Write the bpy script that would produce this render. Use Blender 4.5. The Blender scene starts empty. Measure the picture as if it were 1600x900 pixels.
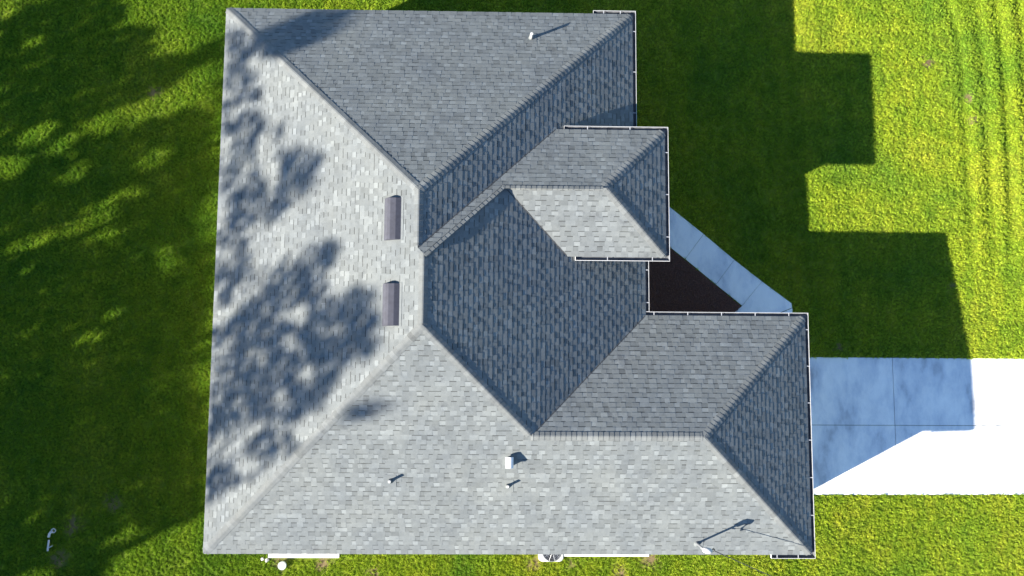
import bpy, bmesh, math, random
import numpy as np
from mathutils import Vector, Matrix

# ------------------------------------------------------------------ camera, world, sun, exposure
scene = bpy.context.scene
COL = scene.collection
cam_data = bpy.data.cameras.new('camera')
cam = bpy.data.objects.new('camera', cam_data)
COL.objects.link(cam)
CAM = Vector((-0.688, 0.0, 28.4534))
cam.location = CAM
cam.rotation_euler = (0.1063, -0.0231, 0.0062)
F_PX = 1350.0
cam_data.sensor_width = 36.0
cam_data.lens = F_PX / 1600.0 * 36.0
cam_data.clip_start = 0.1
cam_data.clip_end = 3000.0
scene.camera = cam

AZ, EL = 0.4665, 0.4519            # light travels towards +x +y, sun 25.9 deg high
world = bpy.data.worlds.new('World')
scene.world = world
world.use_nodes = True
nt = world.node_tree
sky = nt.nodes.new('ShaderNodeTexSky')
sky.sky_type = 'NISHITA'
sky.sun_disc = False
sky.sun_elevation = EL
# direction TO the sun in plan
SX, SY = -math.cos(AZ), -math.sin(AZ)
sky.sun_rotation = math.atan2(SX, SY)
sky.altitude = 0
sky.air_density = 1.0
sky.dust_density = 0.0
sky.ozone_density = 3.8
nt.links.new(sky.outputs[0], nt.nodes['Background'].inputs[0])
nt.nodes['Background'].inputs[1].default_value = 0.074

sun_data = bpy.data.lights.new('sun', 'SUN')
sun_data.energy = 5.0
sun_data.angle = math.radians(0.53)
sun_data.color = (1.0, 0.93, 0.81)
sun = bpy.data.objects.new('sun', sun_data)
COL.objects.link(sun)
to_sun = Vector((math.cos(EL) * SX, math.cos(EL) * SY, math.sin(EL)))
sun.rotation_euler = to_sun.to_track_quat('Z', 'Y').to_euler()
sun.location = to_sun * 100

scene.view_settings.view_transform = 'Standard'
scene.view_settings.look = 'None'
scene.view_settings.gamma = 1.0
scene.view_settings.exposure = 1.98

rnd = random.Random(7)
nrg = np.random.RandomState(11)

# ------------------------------------------------------------------ helpers
def put(o, label=None, cat=None, group=None, kind=None):
    if label: o['label'] = label
    if cat: o['category'] = cat
    if group: o['group'] = group
    if kind: o['kind'] = kind
    return o

def empty(name, loc=(0, 0, 0), parent=None):
    o = bpy.data.objects.new(name, None)
    o.empty_display_size = 0.3
    COL.objects.link(o)
    o.location = loc
    if parent: o.parent = parent
    return o

class MB:
    """collects vertices and faces (world coordinates) for one mesh object"""
    def __init__(self): self.v = []; self.f = []; self.t = []; self.s = []
    def poly(self, pts, tone=1.0):
        n = len(self.v); self.v.extend([tuple(p) for p in pts]); self.f.append(list(range(n, n + len(pts)))); self.t.append(tone)
    def prism(self, bottom, top, tone=1.0, cap_bottom=True):
        """bottom/top: rings with the same count, counter-clockwise seen from the top"""
        n = len(self.v); k = len(bottom)
        self.v.extend([tuple(p) for p in bottom]); self.v.extend([tuple(p) for p in top])
        self.f.append([n + k + i for i in range(k)]); self.t.append(tone)
        if cap_bottom: self.f.append([n + k - 1 - i for i in range(k)]); self.t.append(tone)
        for i in range(k):
            j = (i + 1) % k
            self.f.append([n + i, n + j, n + k + j, n + k + i]); self.t.append(tone)
    def box(self, x0, x1, y0, y1, z0, z1, tone=1.0):
        b = [(x0, y0, z0), (x1, y0, z0), (x1, y1, z0), (x0, y1, z0)]
        self.prism(b, [(x, y, z1) for x, y, _ in b], tone)
    def tube(self, pts, rad, n=8, tone=1.0, caps=True):
        pts = [Vector(p) for p in pts]
        if not hasattr(rad, '__len__'): rad = [rad] * len(pts)
        base = len(self.v); ref = None
        for i, p in enumerate(pts):
            d = (pts[min(i + 1, len(pts) - 1)] - pts[max(i - 1, 0)]).normalized()
            if ref is None:
                ref = d.orthogonal().normalized()
            a = (ref - d * ref.dot(d)).normalized(); ref = a
            b = d.cross(a)
            for k in range(n):
                t = 2 * math.pi * k / n
                self.v.append(tuple(p + (a * math.cos(t) + b * math.sin(t)) * rad[i]))
        for i in range(len(pts) - 1):
            for k in range(n):
                k2 = (k + 1) % n
                self.f.append([base + i * n + k, base + i * n + k2, base + (i + 1) * n + k2, base + (i + 1) * n + k]); self.t.append(tone)
        if caps:
            self.f.append([base + k for k in range(n)][::-1]); self.t.append(tone)
            self.f.append([base + (len(pts) - 1) * n + k for k in range(n)]); self.t.append(tone)
    def build(self, name, mat, parent=None, origin=None, smooth=False, kind=None):
        o0 = Vector(origin) if origin is not None else Vector((0, 0, 0))
        me = bpy.data.meshes.new(name)
        me.from_pydata([tuple(Vector(p) - o0) for p in self.v] if origin is not None else self.v, [], self.f)
        at = me.attributes.new('tone', 'FLOAT', 'FACE')
        at.data.foreach_set('value', self.t)
        if mat is not None: me.materials.append(mat)
        if smooth: me.polygons.foreach_set('use_smooth', [True] * len(self.f))
        me.update()
        o = bpy.data.objects.new(name, me)
        COL.objects.link(o)
        o.location = o0
        if parent is not None:
            o.parent = parent
            w = Vector((0, 0, 0)); q = parent
            while q is not None: w += Vector(q.location); q = q.parent
            o.location = o0 - w
        if kind: o['kind'] = kind
        return o

def copy_tree(o, parent=None):
    c = o.copy(); COL.objects.link(c)
    if parent is not None: c.parent = parent
    for ch in [q for q in bpy.data.objects if q.parent == o]:
        copy_tree(ch, c)
    return c

# ------------------------------------------------------------------ materials
def mat_new(name):
    m = bpy.data.materials.new(name); m.use_nodes = True
    return m, m.node_tree, m.node_tree.nodes['Principled BSDF']

def N(t, kind, **kw):
    n = t.nodes.new(kind)
    for k, v in kw.items():
        if k.startswith('i_'):
            n.inputs[k[2:].replace('_', ' ')].default_value = v
        else: setattr(n, k, v)
    return n

def ramp(t, stops):
    r = t.nodes.new('ShaderNodeValToRGB')
    el = r.color_ramp.elements
    while len(el) > 1: el.remove(el[-1])
    el[0].position = stops[0][0]; el[0].color = (*stops[0][1], 1)
    for p, c in stops[1:]:
        e = el.new(p); e.color = (*c, 1)
    return r

def noise(t, scale, detail=4, rough=.6, vec=None):
    n = N(t, 'ShaderNodeTexNoise'); n.inputs['Scale'].default_value = scale
    n.inputs['Detail'].default_value = detail; n.inputs['Roughness'].default_value = rough
    if vec is not None: t.links.new(vec, n.inputs['Vector'])
    return n

def mixrgb(t, a, b, fac, mode='MIX'):
    m = N(t, 'ShaderNodeMix', data_type='RGBA', blend_type=mode)
    for s, val in ((6, a), (7, b), (0, fac)):
        if hasattr(val, 'is_linked') or hasattr(val, 'links'): t.links.new(val, m.inputs[s])
        elif isinstance(val, (int, float)): m.inputs[s].default_value = val
        else: m.inputs[s].default_value = (*val, 1)
    return m.outputs[2]

def simple(name, col, rough=.6, var=.15, scale=6, metal=0, bump=0):
    m, t, b = mat_new(name)
    g = N(t, 'ShaderNodeNewGeometry')
    n = noise(t, scale, 5, .6, g.outputs['Position'])
    r = ramp(t, [(.3, tuple(c * (1 - var) for c in col)), (.7, tuple(min(1, c * (1 + var)) for c in col))])
    t.links.new(n.outputs[0], r.inputs[0]); t.links.new(r.outputs[0], b.inputs['Base Color'])
    b.inputs['Roughness'].default_value = rough; b.inputs['Metallic'].default_value = metal
    if bump:
        bp = N(t, 'ShaderNodeBump'); bp.inputs['Strength'].default_value = bump; bp.inputs['Distance'].default_value = .01
        n2 = noise(t, scale * 12, 3, .6, g.outputs['Position'])
        t.links.new(n2.outputs[0], bp.inputs['Height']); t.links.new(bp.outputs[0], b.inputs['Normal'])
    return m

def shingle_mat(name, base):
    m, t, b = mat_new(name)
    g = N(t, 'ShaderNodeNewGeometry')
    a = N(t, 'ShaderNodeAttribute', attribute_name='tone')
    n1 = noise(t, 260, 2, .7, g.outputs['Position'])         # granules
    n2 = noise(t, 0.9, 5, .65, g.outputs['Position'])        # weathering
    n3 = noise(t, 9, 4, .6, g.outputs['Position'])
    r1 = ramp(t, [(.3, (.80,) * 3), (.7, (1.2,) * 3)]); t.links.new(n1.outputs[0], r1.inputs[0])
    r2 = ramp(t, [(.3, (.87, .89, .92)), (.7, (1.11, 1.10, 1.06))]); t.links.new(n2.outputs[0], r2.inputs[0])
    r3 = ramp(t, [(.3, (.92,) * 3), (.7, (1.08,) * 3)]); t.links.new(n3.outputs[0], r3.inputs[0])
    c = mixrgb(t, base, r1.outputs[0], 1.0, 'MULTIPLY')
    c = mixrgb(t, c, r2.outputs[0], 1.0, 'MULTIPLY')
    c = mixrgb(t, c, r3.outputs[0], 1.0, 'MULTIPLY')
    n4 = noise(t, 2.6, 6, .75, g.outputs['Position'])
    r4 = ramp(t, [(.34, (.80, .80, .82)), (.42, (1, 1, 1))]); t.links.new(n4.outputs[0], r4.inputs[0])
    c = mixrgb(t, c, r4.outputs[0], 1.0, 'MULTIPLY')
    cc = N(t, 'ShaderNodeCombineColor')
    for i in range(3): t.links.new(a.outputs['Fac'], cc.inputs[i])
    c = mixrgb(t, c, cc.outputs[0], 1.0, 'MULTIPLY')
    t.links.new(c, b.inputs['Base Color'])
    b.inputs['Roughness'].default_value = .9
    b.inputs['Specular IOR Level'].default_value = .25
    bp = N(t, 'ShaderNodeBump'); bp.inputs['Strength'].default_value = .35; bp.inputs['Distance'].default_value = .003
    t.links.new(n1.outputs[0], bp.inputs['Height']); t.links.new(bp.outputs[0], b.inputs['Normal'])
    return m

M_SH = shingle_mat('asphalt shingle', (.126, .136, .139))
M_CAP = shingle_mat('ridge cap shingle', (.122, .129, .130))
M_DECK = simple('roof felt', (.05, .05, .05), .9)
M_WHITE = simple('white painted metal', (.62, .62, .62), .35, .04, 2)
M_PVC = simple('white plastic', (.42, .42, .41), .5, .05, 12)
M_STUCCO = simple('light stucco', (.50, .48, .43), .9, .06, 3, bump=.4)
M_SOFFIT = simple('white soffit', (.70, .70, .68), .6, .03, 3)
M_VENT = simple('dark painted vent metal', (.040, .041, .056), .8, .2, 7, metal=.0)
M_BLACK = simple('black rubber', (.02, .02, .022), .5, .1, 20)
M_GREYMETAL = simple('grey galvanised metal', (.33, .34, .36), .4, .12, 10, metal=.6)
M_ACMETAL = simple('grey air conditioner metal', (.05, .055, .065), .45, .1, 10, metal=.2)
M_DOOR = simple('brown door', (.10, .06, .04), .5, .1, 4)
M_GDOOR = simple('white garage door', (.72, .72, .70), .5, .03, 3)
M_ROCK = simple('pale stone', (.45, .43, .40), .8, .15, 30)
M_BARK = simple('tree bark', (.10, .075, .055), .95, .35, 8, bump=.6)
M_WOOD = simple('weathered pole wood', (.16, .12, .09), .9, .3, 5, bump=.4)
M_GIN = simple('shade-dark gutter inside', (.085, .09, .10), .7, .35, 6)  # dirty metal, darkened to stand in for the shade inside the trough
M_HANG = simple('aluminium hanger', (.34, .35, .37), .5, .1, 10)
M_LID = simple('pale green white lid', (.33, .37, .34), .6, .08, 20)

def glass_mat():
    m, t, b = mat_new('window glass')
    b.inputs['Base Color'].default_value = (.03, .04, .05, 1); b.inputs['Roughness'].default_value = .06
    return m
M_GLASS = glass_mat()

def concrete_mat():
    m, t, b = mat_new('broom finished concrete')
    g = N(t, 'ShaderNodeNewGeometry')
    mp = N(t, 'ShaderNodeMapping'); mp.inputs['Scale'].default_value = (1.0, .5, 1)
    t.links.new(g.outputs['Position'], mp.inputs['Vector'])
    n1 = noise(t, 1.1, 6, .62, mp.outputs[0]); n2 = noise(t, 90, 3, .6, g.outputs['Position']); n3 = noise(t, 5, 5, .7, mp.outputs[0])
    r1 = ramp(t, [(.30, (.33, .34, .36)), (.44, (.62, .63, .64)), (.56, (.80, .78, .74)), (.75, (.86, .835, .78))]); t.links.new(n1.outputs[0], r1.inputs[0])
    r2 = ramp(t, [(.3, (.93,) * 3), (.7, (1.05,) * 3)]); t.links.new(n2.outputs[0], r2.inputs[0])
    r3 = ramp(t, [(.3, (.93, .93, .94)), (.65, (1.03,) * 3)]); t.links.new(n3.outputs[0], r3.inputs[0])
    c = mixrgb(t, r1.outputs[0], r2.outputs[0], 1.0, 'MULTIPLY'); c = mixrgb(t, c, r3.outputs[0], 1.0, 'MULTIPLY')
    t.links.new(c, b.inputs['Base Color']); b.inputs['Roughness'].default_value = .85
    return m
M_CONC = concrete_mat()

def lawn_colour(t, dark=1.0, blade=False):
    """green mottling shared by the soil sheet and the blades"""
    g = N(t, 'ShaderNodeNewGeometry')
    n1 = noise(t, .35, 5, .6, g.outputs['Position'])
    n2 = noise(t, 2.3, 5, .65, g.outputs['Position'])
    mp = N(t, 'ShaderNodeMapping'); mp.inputs['Scale'].default_value = (2.2, .25, 1); t.links.new(g.outputs['Position'], mp.inputs['Vector'])
    n3 = noise(t, .9, 4, .6, mp.outputs[0])
    k = dark
    r1 = ramp(t, [(.32, (.26 * k, .41 * k, .040 * k)), (.5, (.40 * k, .50 * k, .040 * k)), (.68, (.50 * k, .54 * k, .055 * k))])
    t.links.new(n1.outputs[0], r1.inputs[0])
    r2 = ramp(t, [(.3, (.68, .80, .80)), (.55, (1, 1, 1)), (.72, (1.12, 1.04, 1.2))]); t.links.new(n2.outputs[0], r2.inputs[0])
    r3 = ramp(t, [(.35, (.85, .92, .85)), (.65, (1.12, 1.06, 1.0))]); t.links.new(n3.outputs[0], r3.inputs[0])
    c = mixrgb(t, r1.outputs[0], r2.outputs[0], 1.0, 'MULTIPLY')
    c = mixrgb(t, c, r3.outputs[0], 1.0, 'MULTIPLY')
    # greener turf west, yellower streetward; west colour also darkened to deepen tree shade
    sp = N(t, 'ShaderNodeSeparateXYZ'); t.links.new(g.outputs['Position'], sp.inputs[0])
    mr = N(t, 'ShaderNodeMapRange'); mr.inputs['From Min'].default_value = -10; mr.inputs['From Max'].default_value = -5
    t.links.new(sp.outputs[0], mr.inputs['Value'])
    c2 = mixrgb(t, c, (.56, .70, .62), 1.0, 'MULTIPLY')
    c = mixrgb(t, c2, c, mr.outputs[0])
    return g, c

def soil_mat():
    m, t, b = mat_new('lawn thatch and soil')
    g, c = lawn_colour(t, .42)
    n = noise(t, 30, 4, .7, g.outputs['Position'])
    r = ramp(t, [(.38, (.35, .38, .32)), (.6, (1.15, 1.15, 1.1))]); t.links.new(n.outputs[0], r.inputs[0])
    c = mixrgb(t, c, r.outputs[0], 1.0, 'MULTIPLY')
    a = N(t, 'ShaderNodeAttribute', attribute_name='bare')
    nb = noise(t, 9, 4, .7, g.outputs['Position'])
    rb = ramp(t, [(.3, (.085, .055, .035)), (.7, (.20, .14, .085))]); t.links.new(nb.outputs[0], rb.inputs[0])
    c = mixrgb(t, c, rb.outputs[0], a.outputs['Fac'])
    t.links.new(c, b.inputs['Base Color']); b.inputs['Roughness'].default_value = .95; b.inputs['Specular IOR Level'].default_value = .1
    bp = N(t, 'ShaderNodeBump'); bp.inputs['Strength'].default_value = .8; bp.inputs['Distance'].default_value = .03
    t.links.new(n.outputs[0], bp.inputs['Height']); t.links.new(bp.outputs[0], b.inputs['Normal'])
    return m
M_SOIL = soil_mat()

def blade_mat():
    m, t, b = mat_new('grass blade')
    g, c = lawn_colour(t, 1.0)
    n = noise(t, 25, 2, .5, g.outputs['Position'])
    r = ramp(t, [(.3, (.70, .76, .70)), (.7, (1.26, 1.2, 1.26))]); t.links.new(n.outputs[0], r.inputs[0])
    oi = N(t, 'ShaderNodeObjectInfo')
    rr = ramp(t, [(0, (.70, .78, .70)), (.5, (1.0, 1.03, 1.0)), (.9, (1.16, 1.14, 1.2)), (1, (1.38, 1.32, 1.6))]); t.links.new(oi.outputs['Random'], rr.inputs[0])
    c = mixrgb(t, c, rr.outputs[0], 1.0, 'MULTIPLY')
    c = mixrgb(t, c, r.outputs[0], 1.0, 'MULTIPLY')
    t.links.new(c, b.inputs['Base Color']); b.inputs['Roughness'].default_value = .6; b.inputs['Specular IOR Level'].default_value = .2
    tr = N(t, 'ShaderNodeBsdfTranslucent'); t.links.new(c, tr.inputs[0])
    mx = N(t, 'ShaderNodeMixShader'); mx.inputs[0].default_value = .38
    t.links.new(b.outputs[0], mx.inputs[1]); t.links.new(tr.outputs[0], mx.inputs[2])
    t.links.new(mx.outputs[0], t.nodes['Material Output'].inputs[0])
    return m
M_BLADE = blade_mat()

def leaf_mat(name, c0, c1):
    m, t, b = mat_new(name)
    g = N(t, 'ShaderNodeNewGeometry')
    n = noise(t, 1.5, 4, .6, g.outputs['Position'])
    r = ramp(t, [(.3, c0), (.7, c1)]); t.links.new(n.outputs[0], r.inputs[0])
    t.links.new(r.outputs[0], b.inputs['Base Color']); b.inputs['Roughness'].default_value = .6
    tr = N(t, 'ShaderNodeBsdfTranslucent'); t.links.new(r.outputs[0], tr.inputs[0])
    mx = N(t, 'ShaderNodeMixShader'); mx.inputs[0].default_value = .2
    t.links.new(b.outputs[0], mx.inputs[1]); t.links.new(tr.outputs[0], mx.inputs[2])
    t.links.new(mx.outputs[0], t.nodes['Material Output'].inputs[0])
    return m
M_LEAF = leaf_mat('tree leaf', (.035, .075, .02), (.08, .13, .035))
M_SHRUB = leaf_mat('shrub leaf', (.02, .045, .015), (.045, .08, .025))
M_MULCH = simple('dark bark mulch', (.085, .038, .025), .95, .45, 25, bump=.8)

# ------------------------------------------------------------------ house plan (metres)
XL, XB, XF, XG, XD = -8.623, 3.395, 3.709, 4.093, 8.326
YT, YS, YE, YG, YH = 10.894, -4.806, 1.868, 7.004, 3.436
S = 0.4715; HE = 3.708; DZ = 1.115
def KX(x): return 1.015 * x - .025
def KY(y): return 1.015 * y + .04
def KK(pts): return [(KX(a), KY(b)) for a, b in pts]
W1, W2, WG, WE = (XB - XL) / 2, (XF - XL) / 2, (YE - YS) / 2, (YG - YH) / 2
YN = YG + DZ / S
YM = YG - WE
CT = 1 / math.hypot(1, S); ST = S * CT
ra, rb_ = (XL + W1, YN - W1), (XL + W2, YN - W2)
P1, P2 = (XL + W1, YT - W1), (XL + W2, YS + W2)
P3, P4 = (XF - WG, YS + WG), (XD - WG, YS + WG)
P5, P6 = (XG - WE, YM), (XF - WE - DZ / S, YM)
V1, V2 = (XF - DZ / S, YH), (XB - DZ / S, YG)
A, B, C_, D = (XL, YT), (XB, YT), (XL, YS), (XD, YS)
E_, F_, G, H = (XD, YE), (XF, YE), (XG, YG), (XG, YH)

class Plane:
    """roof plane: eave at plan coordinate e along axis, rising along g (unit plan vector)"""
    def __init__(self, name, g, e, z0, poly):
        self.name, self.g, self.e, self.z0, self.poly = name, Vector(g), e, z0, poly
        self.u = Vector((g[1], -g[0]))           # along the eave: u x up-slope = normal up
        self.n = Vector((-g[0] * ST, -g[1] * ST, CT))
    def z(self, x, y): return self.z0 + S * (self.g.x * x + self.g.y * y - self.e)
    def uv(self, p): return (self.u.x * p[0] + self.u.y * p[1], (self.g.x * p[0] + self.g.y * p[1] - self.e) / CT)
    def pt(self, u, v, w):
        d = v * CT + self.e
        x = self.u.x * u + self.g.x * d; y = self.u.y * u + self.g.y * d
        return Vector((x, y, self.z0 + v * ST)) + self.n * w
    def at(self, x, y, w=0): return Vector((x, y, self.z(x, y))) + self.n * w

PW = Plane('west', (1, 0), XL, HE, [A, P1, ra, rb_, P2, C_])
PN = Plane('north', (0, -1), -YT, HE, [A, B, P1])
PE1 = Plane('east_wing', (-1, 0), -XB, HE, [B, (XB, YG - .6), (V2[0] + .2, YG - .6), V2, ra, P1])
PEN = Plane('entry_north', (0, -1), -YG, HE + DZ, [V2, G, P5, P6, rb_, ra])
PES = Plane('entry_south', (0, 1), YH, HE + DZ, [P6, P5, H, V1])
PEE = Plane('entry_east', (-1, 0), -XG, HE + DZ, [G, H, P5])
PBE = Plane('east_body', (-1, 0), -XF, HE, [rb_, P6, V1, (V1[0] + .2, YH + .6), (XF, YH + .6), F_, P3, P2])
PGN = Plane('garage_north', (0, -1), -YE, HE, [F_, E_, P4, P3])
PGE = Plane('garage_east', (-1, 0), -XD, HE, [E_, D, P4])
PS = Plane('south', (0, 1), YS, HE, [C_, D, P4, P3, P2])
PLANES = [PW, PN, PE1, PEN, PES, PEE, PBE, PGN, PGE, PS]

def area2(poly):
    return sum(poly[i][0] * poly[(i + 1) % len(poly)][1] - poly[(i + 1) % len(poly)][0] * poly[i][1] for i in range(len(poly)))

def clip_axis(poly, ax, lim, sign):
    out = []
    n = len(poly)
    for i in range(n):
        a, b = poly[i], poly[(i + 1) % n]
        da, db = sign * (a[ax] - lim), sign * (b[ax] - lim)
        if da >= 0: out.append(a)
        if (da >= 0) != (db >= 0):
            t = da / (da - db)
            out.append((a[0] + (b[0] - a[0]) * t, a[1] + (b[1] - a[1]) * t))
    return out

house = empty('house', (0, 0, .3))
put(house, 'one storey house with complex hipped roof of grey shingles and white gutters on the lawn', 'house')

# roof deck
bm = MB()
for p in PLANES:
    poly = p.poly if area2([p.uv(q) for q in p.poly]) > 0 else p.poly[::-1]
    bm.prism([p.at(x, y, -.03) for x, y in poly], [p.at(x, y, -.004) for x, y in poly])
roof = bm.build('roof', M_DECK, house)

# shingles
EXPO = 0.1429
pieces = []       # (score, plane, poly, v0, thick, tone)
def add_piece(p, uvpoly, u0, u1, v0, v1, vbase, thick, tone, whole_ok=True):
    q = clip_axis(uvpoly, 0, u0, 1)
    if len(q) < 3: return
    q = clip_axis(q, 0, u1, -1)
    if len(q) < 3: return
    q = clip_axis(q, 1, v0, 1)
    if len(q) < 3: return
    q = clip_axis(q, 1, v1, -1)
    if len(q) < 3 or abs(area2(q)) < 2e-4: return
    # drop duplicate points
    r = []
    for a in q:
        if not r or abs(a[0] - r[-1][0]) + abs(a[1] - r[-1][1]) > 1e-5: r.append(a)
    if len(r) > 1 and abs(r[0][0] - r[-1][0]) + abs(r[0][1] - r[-1][1]) < 1e-5: r.pop()
    if len(r) < 3: return
    if area2(r) < 0: r = r[::-1]
    full = abs(area2(r) / 2 - (u1 - u0) * (v1 - v0)) < 1e-5 and whole_ok
    c = p.pt((u0 + u1) / 2, (v0 + v1) / 2, 0)
    d = CAM - c
    score = (u1 - u0) * (v1 - v0) * max(0, p.n.dot(d.normalized())) / d.length_squared if full else 0
    pieces.append((score, p, r, vbase, thick, tone))

for p in PLANES:
    uvp = [p.uv(q) for q in p.poly]
    if area2(uvp) < 0: uvp = uvp[::-1]
    umin, umax = min(q[0] for q in uvp), max(q[0] for q in uvp)
    vmax = max(q[1] for q in uvp)
    # small overhang at the eave
    uvp = [(a, b - .02 if abs(b) < 1e-4 else b) for a, b in uvp]
    k = 0
    while k * EXPO < vmax:
        v0 = k * EXPO - (.02 if k == 0 else 0); v1 = (k + 1) * EXPO
        vl = uvp; rowp = clip_axis(clip_axis(uvp, 1, v0 - .001, 1), 1, v1 + .02, -1)
        if len(rowp) < 3: k += 1; continue
        a0, a1 = min(q[0] for q in rowp), max(q[0] for q in rowp)
        u = a0 - rnd.uniform(0, .3)
        tooth = rnd.random() < .5
        rowtone = rnd.uniform(.97, 1.03)
        while u < a1:
            wd = rnd.choice((.14, .17, .19, .21, .26)) if tooth else rnd.choice((.12, .14, .16, .18))
            wd *= rnd.uniform(.9, 1.1)
            tn = rnd.gauss(1.0, .05) * rowtone
            rr = rnd.random()
            if tooth:
                if rr < .10: tn *= 1.14
                elif rr < .2: tn *= .9
                add_piece(p, rowp, u, u + wd, v0, v1 + .006, k * EXPO, .0088 + rnd.uniform(-.001, .0015), tn)
            else:
                if rr < .30: tn *= 1.25
                elif rr < .5: tn *= .88
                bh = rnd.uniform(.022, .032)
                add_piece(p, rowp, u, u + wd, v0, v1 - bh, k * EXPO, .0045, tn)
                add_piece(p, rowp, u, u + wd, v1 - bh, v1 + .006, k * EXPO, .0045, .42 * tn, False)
            u += wd
            tooth = not tooth if rnd.random() < .9 else tooth
        k += 1

def piece_geo(mb, p, r, vbase, thick, tone):
    top = []; bot = []
    for (u, v) in r:
        w = thick * (1 - (v - vbase) / (EXPO * 1.25)) + .0005
        top.append(p.pt(u, v, w)); bot.append(p.pt(u, v, -.0035))
    mb.prism(bot, top, max(.15, tone), cap_bottom=False)

pieces.sort(key=lambda q: -q[0])
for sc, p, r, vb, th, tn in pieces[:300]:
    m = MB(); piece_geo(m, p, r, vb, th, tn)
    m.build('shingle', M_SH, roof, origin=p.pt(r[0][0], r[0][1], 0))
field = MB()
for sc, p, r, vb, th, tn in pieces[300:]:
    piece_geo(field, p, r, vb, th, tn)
field.build('shingle_courses', M_SH, roof, kind='stuff')

# ridge and hip caps
def zat(plane, q): return Vector((q[0], q[1], plane.z(q[0], q[1])))
capl = [  # low end, high end, the two planes
    (A, P1, PW, PN), (B, P1, PN, PE1), (ra, P1, PW, PE1), (P6, rb_, PEN, PBE), (P2, rb_, PW, PBE),
    (C_, P2, PW, PS), (P3, P2, PBE, PS), (P4, P3, PGN, PS), (E_, P4, PGN, PGE), (D, P4, PGE, PS),
    (G, P5, PEN, PEE), (H, P5, PEE, PES), (P5, P6, PEN, PES)]
caps = []
for lo, hi, pa, pb in capl:
    a, b = zat(pa, lo), zat(pa, hi)
    d = (b - a); L = d.length; d.normalize()
    nn = (pa.n + pb.n).normalized()
    sides = []
    for pl in (pa, pb):
        s_ = pl.n.cross(d).normalized()
        # towards the plane: must lie on that plane's side
        mid = (a + b) / 2
        cen = Vector((sum(q[0] for q in pl.poly) / len(pl.poly), sum(q[1] for q in pl.poly) / len(pl.poly), 0))
        cc = cen - mid; cc.z = 0
        if s_.dot(Vector((cc.x, cc.y, 0))) < 0: s_ = -s_
        sides.append(s_)
    k = 0
    while k * EXPO < L - .03:
        t0 = max(k * EXPO - .01, .055); t1 = min((k + 1) * EXPO + .03, L + .02)
        lift0, lift1 = .024, .012
        wdt = .122 + rnd.uniform(-.006, .006)
        jit = rnd.uniform(-.006, .006)
        tn = rnd.gauss(1.0, .07) * (1.12 if rnd.random() < .12 else 1)
        q0, q1 = a + d * (t0 + jit), a + d * t1
        ring = []
        for (q, lf) in ((q0, lift0), (q1, lift1)):
            l = q + sides[0] * wdt + pa.n * lf * .8
            r_ = q + sides[1] * wdt + pb.n * lf * .8
            c1 = q + sides[0] * .02 + nn * lf * 1.05; c2 = q + sides[1] * .02 + nn * lf * 1.05
            ring.append([l, c1, c2, r_])
        cen = (q0 + q1) / 2; dd = CAM - cen
        caps.append((1 / dd.length_squared if t1 - t0 > .15 else 0, ring, nn, tn, cen))
        k += 1
def cap_geo(m, ring, nn, tn):
    r0, r1 = ring
    n = len(m.v)
    th = nn * -.014
    m.v += [tuple(q) for q in r0] + [tuple(q) for q in r1] + [tuple(q + th) for q in r0] + [tuple(q + th) for q in r1]
    # orientation: make top faces point along nn
    def face(ix):
        a_, b_, c_ = (Vector(m.v[n + i]) for i in ix[:3])
        m.f.append([n + i for i in ix]); m.t.append(tn)
    e1, e2 = r0[2] - r0[1], r1[1] - r0[1]
    fl = e1.cross(e2).dot(nn) > 0
    def f(*ix): face(ix if fl else ix[::-1])
    for i in range(3): f(i, i + 1, 5 + i, 4 + i)
    for i in range(3): f(8 + i, 12 + i, 13 + i, 9 + i)
    f(0, 8, 9, 1); f(1, 9, 10, 2); f(2, 10, 11, 3)
    f(4, 5, 13, 12); f(5, 6, 14, 13); f(6, 7, 15, 14)
    f(0, 4, 12, 8); f(3, 11, 15, 7)
caps.sort(key=lambda q: -q[0])
rest = MB()
for i, (sc, ring, nn, tn, cen) in enumerate(caps):
    if i < 300:
        m = MB(); cap_geo(m, ring, nn, tn); m.build('ridge_cap', M_CAP, roof, origin=cen)
    else: cap_geo(rest, ring, nn, tn)
if rest.v: rest.build('ridge_cap_run', M_CAP, roof, kind='stuff')

# narrow dark strips that draw the shadow line along each roof valley
for lo, hi, pa, pb in ((V2, ra, PE1, PEN), (V1, P6, PBE, PES), (F_, P3, PBE, PGN)):
    a, b = zat(pa, lo), zat(pa, hi)
    d = (b - a).normalized(); nn = (pa.n + pb.n).normalized(); sd = nn.cross(d).normalized()
    m = MB()
    q = [a - sd * .013, a + sd * .013, b + sd * .013, b - sd * .013]
    m.prism([v + nn * .004 for v in q][::-1], [v + nn * .0135 for v in q][::-1])
    m.build('valley_shade_strip', M_DECK, roof)

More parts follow.
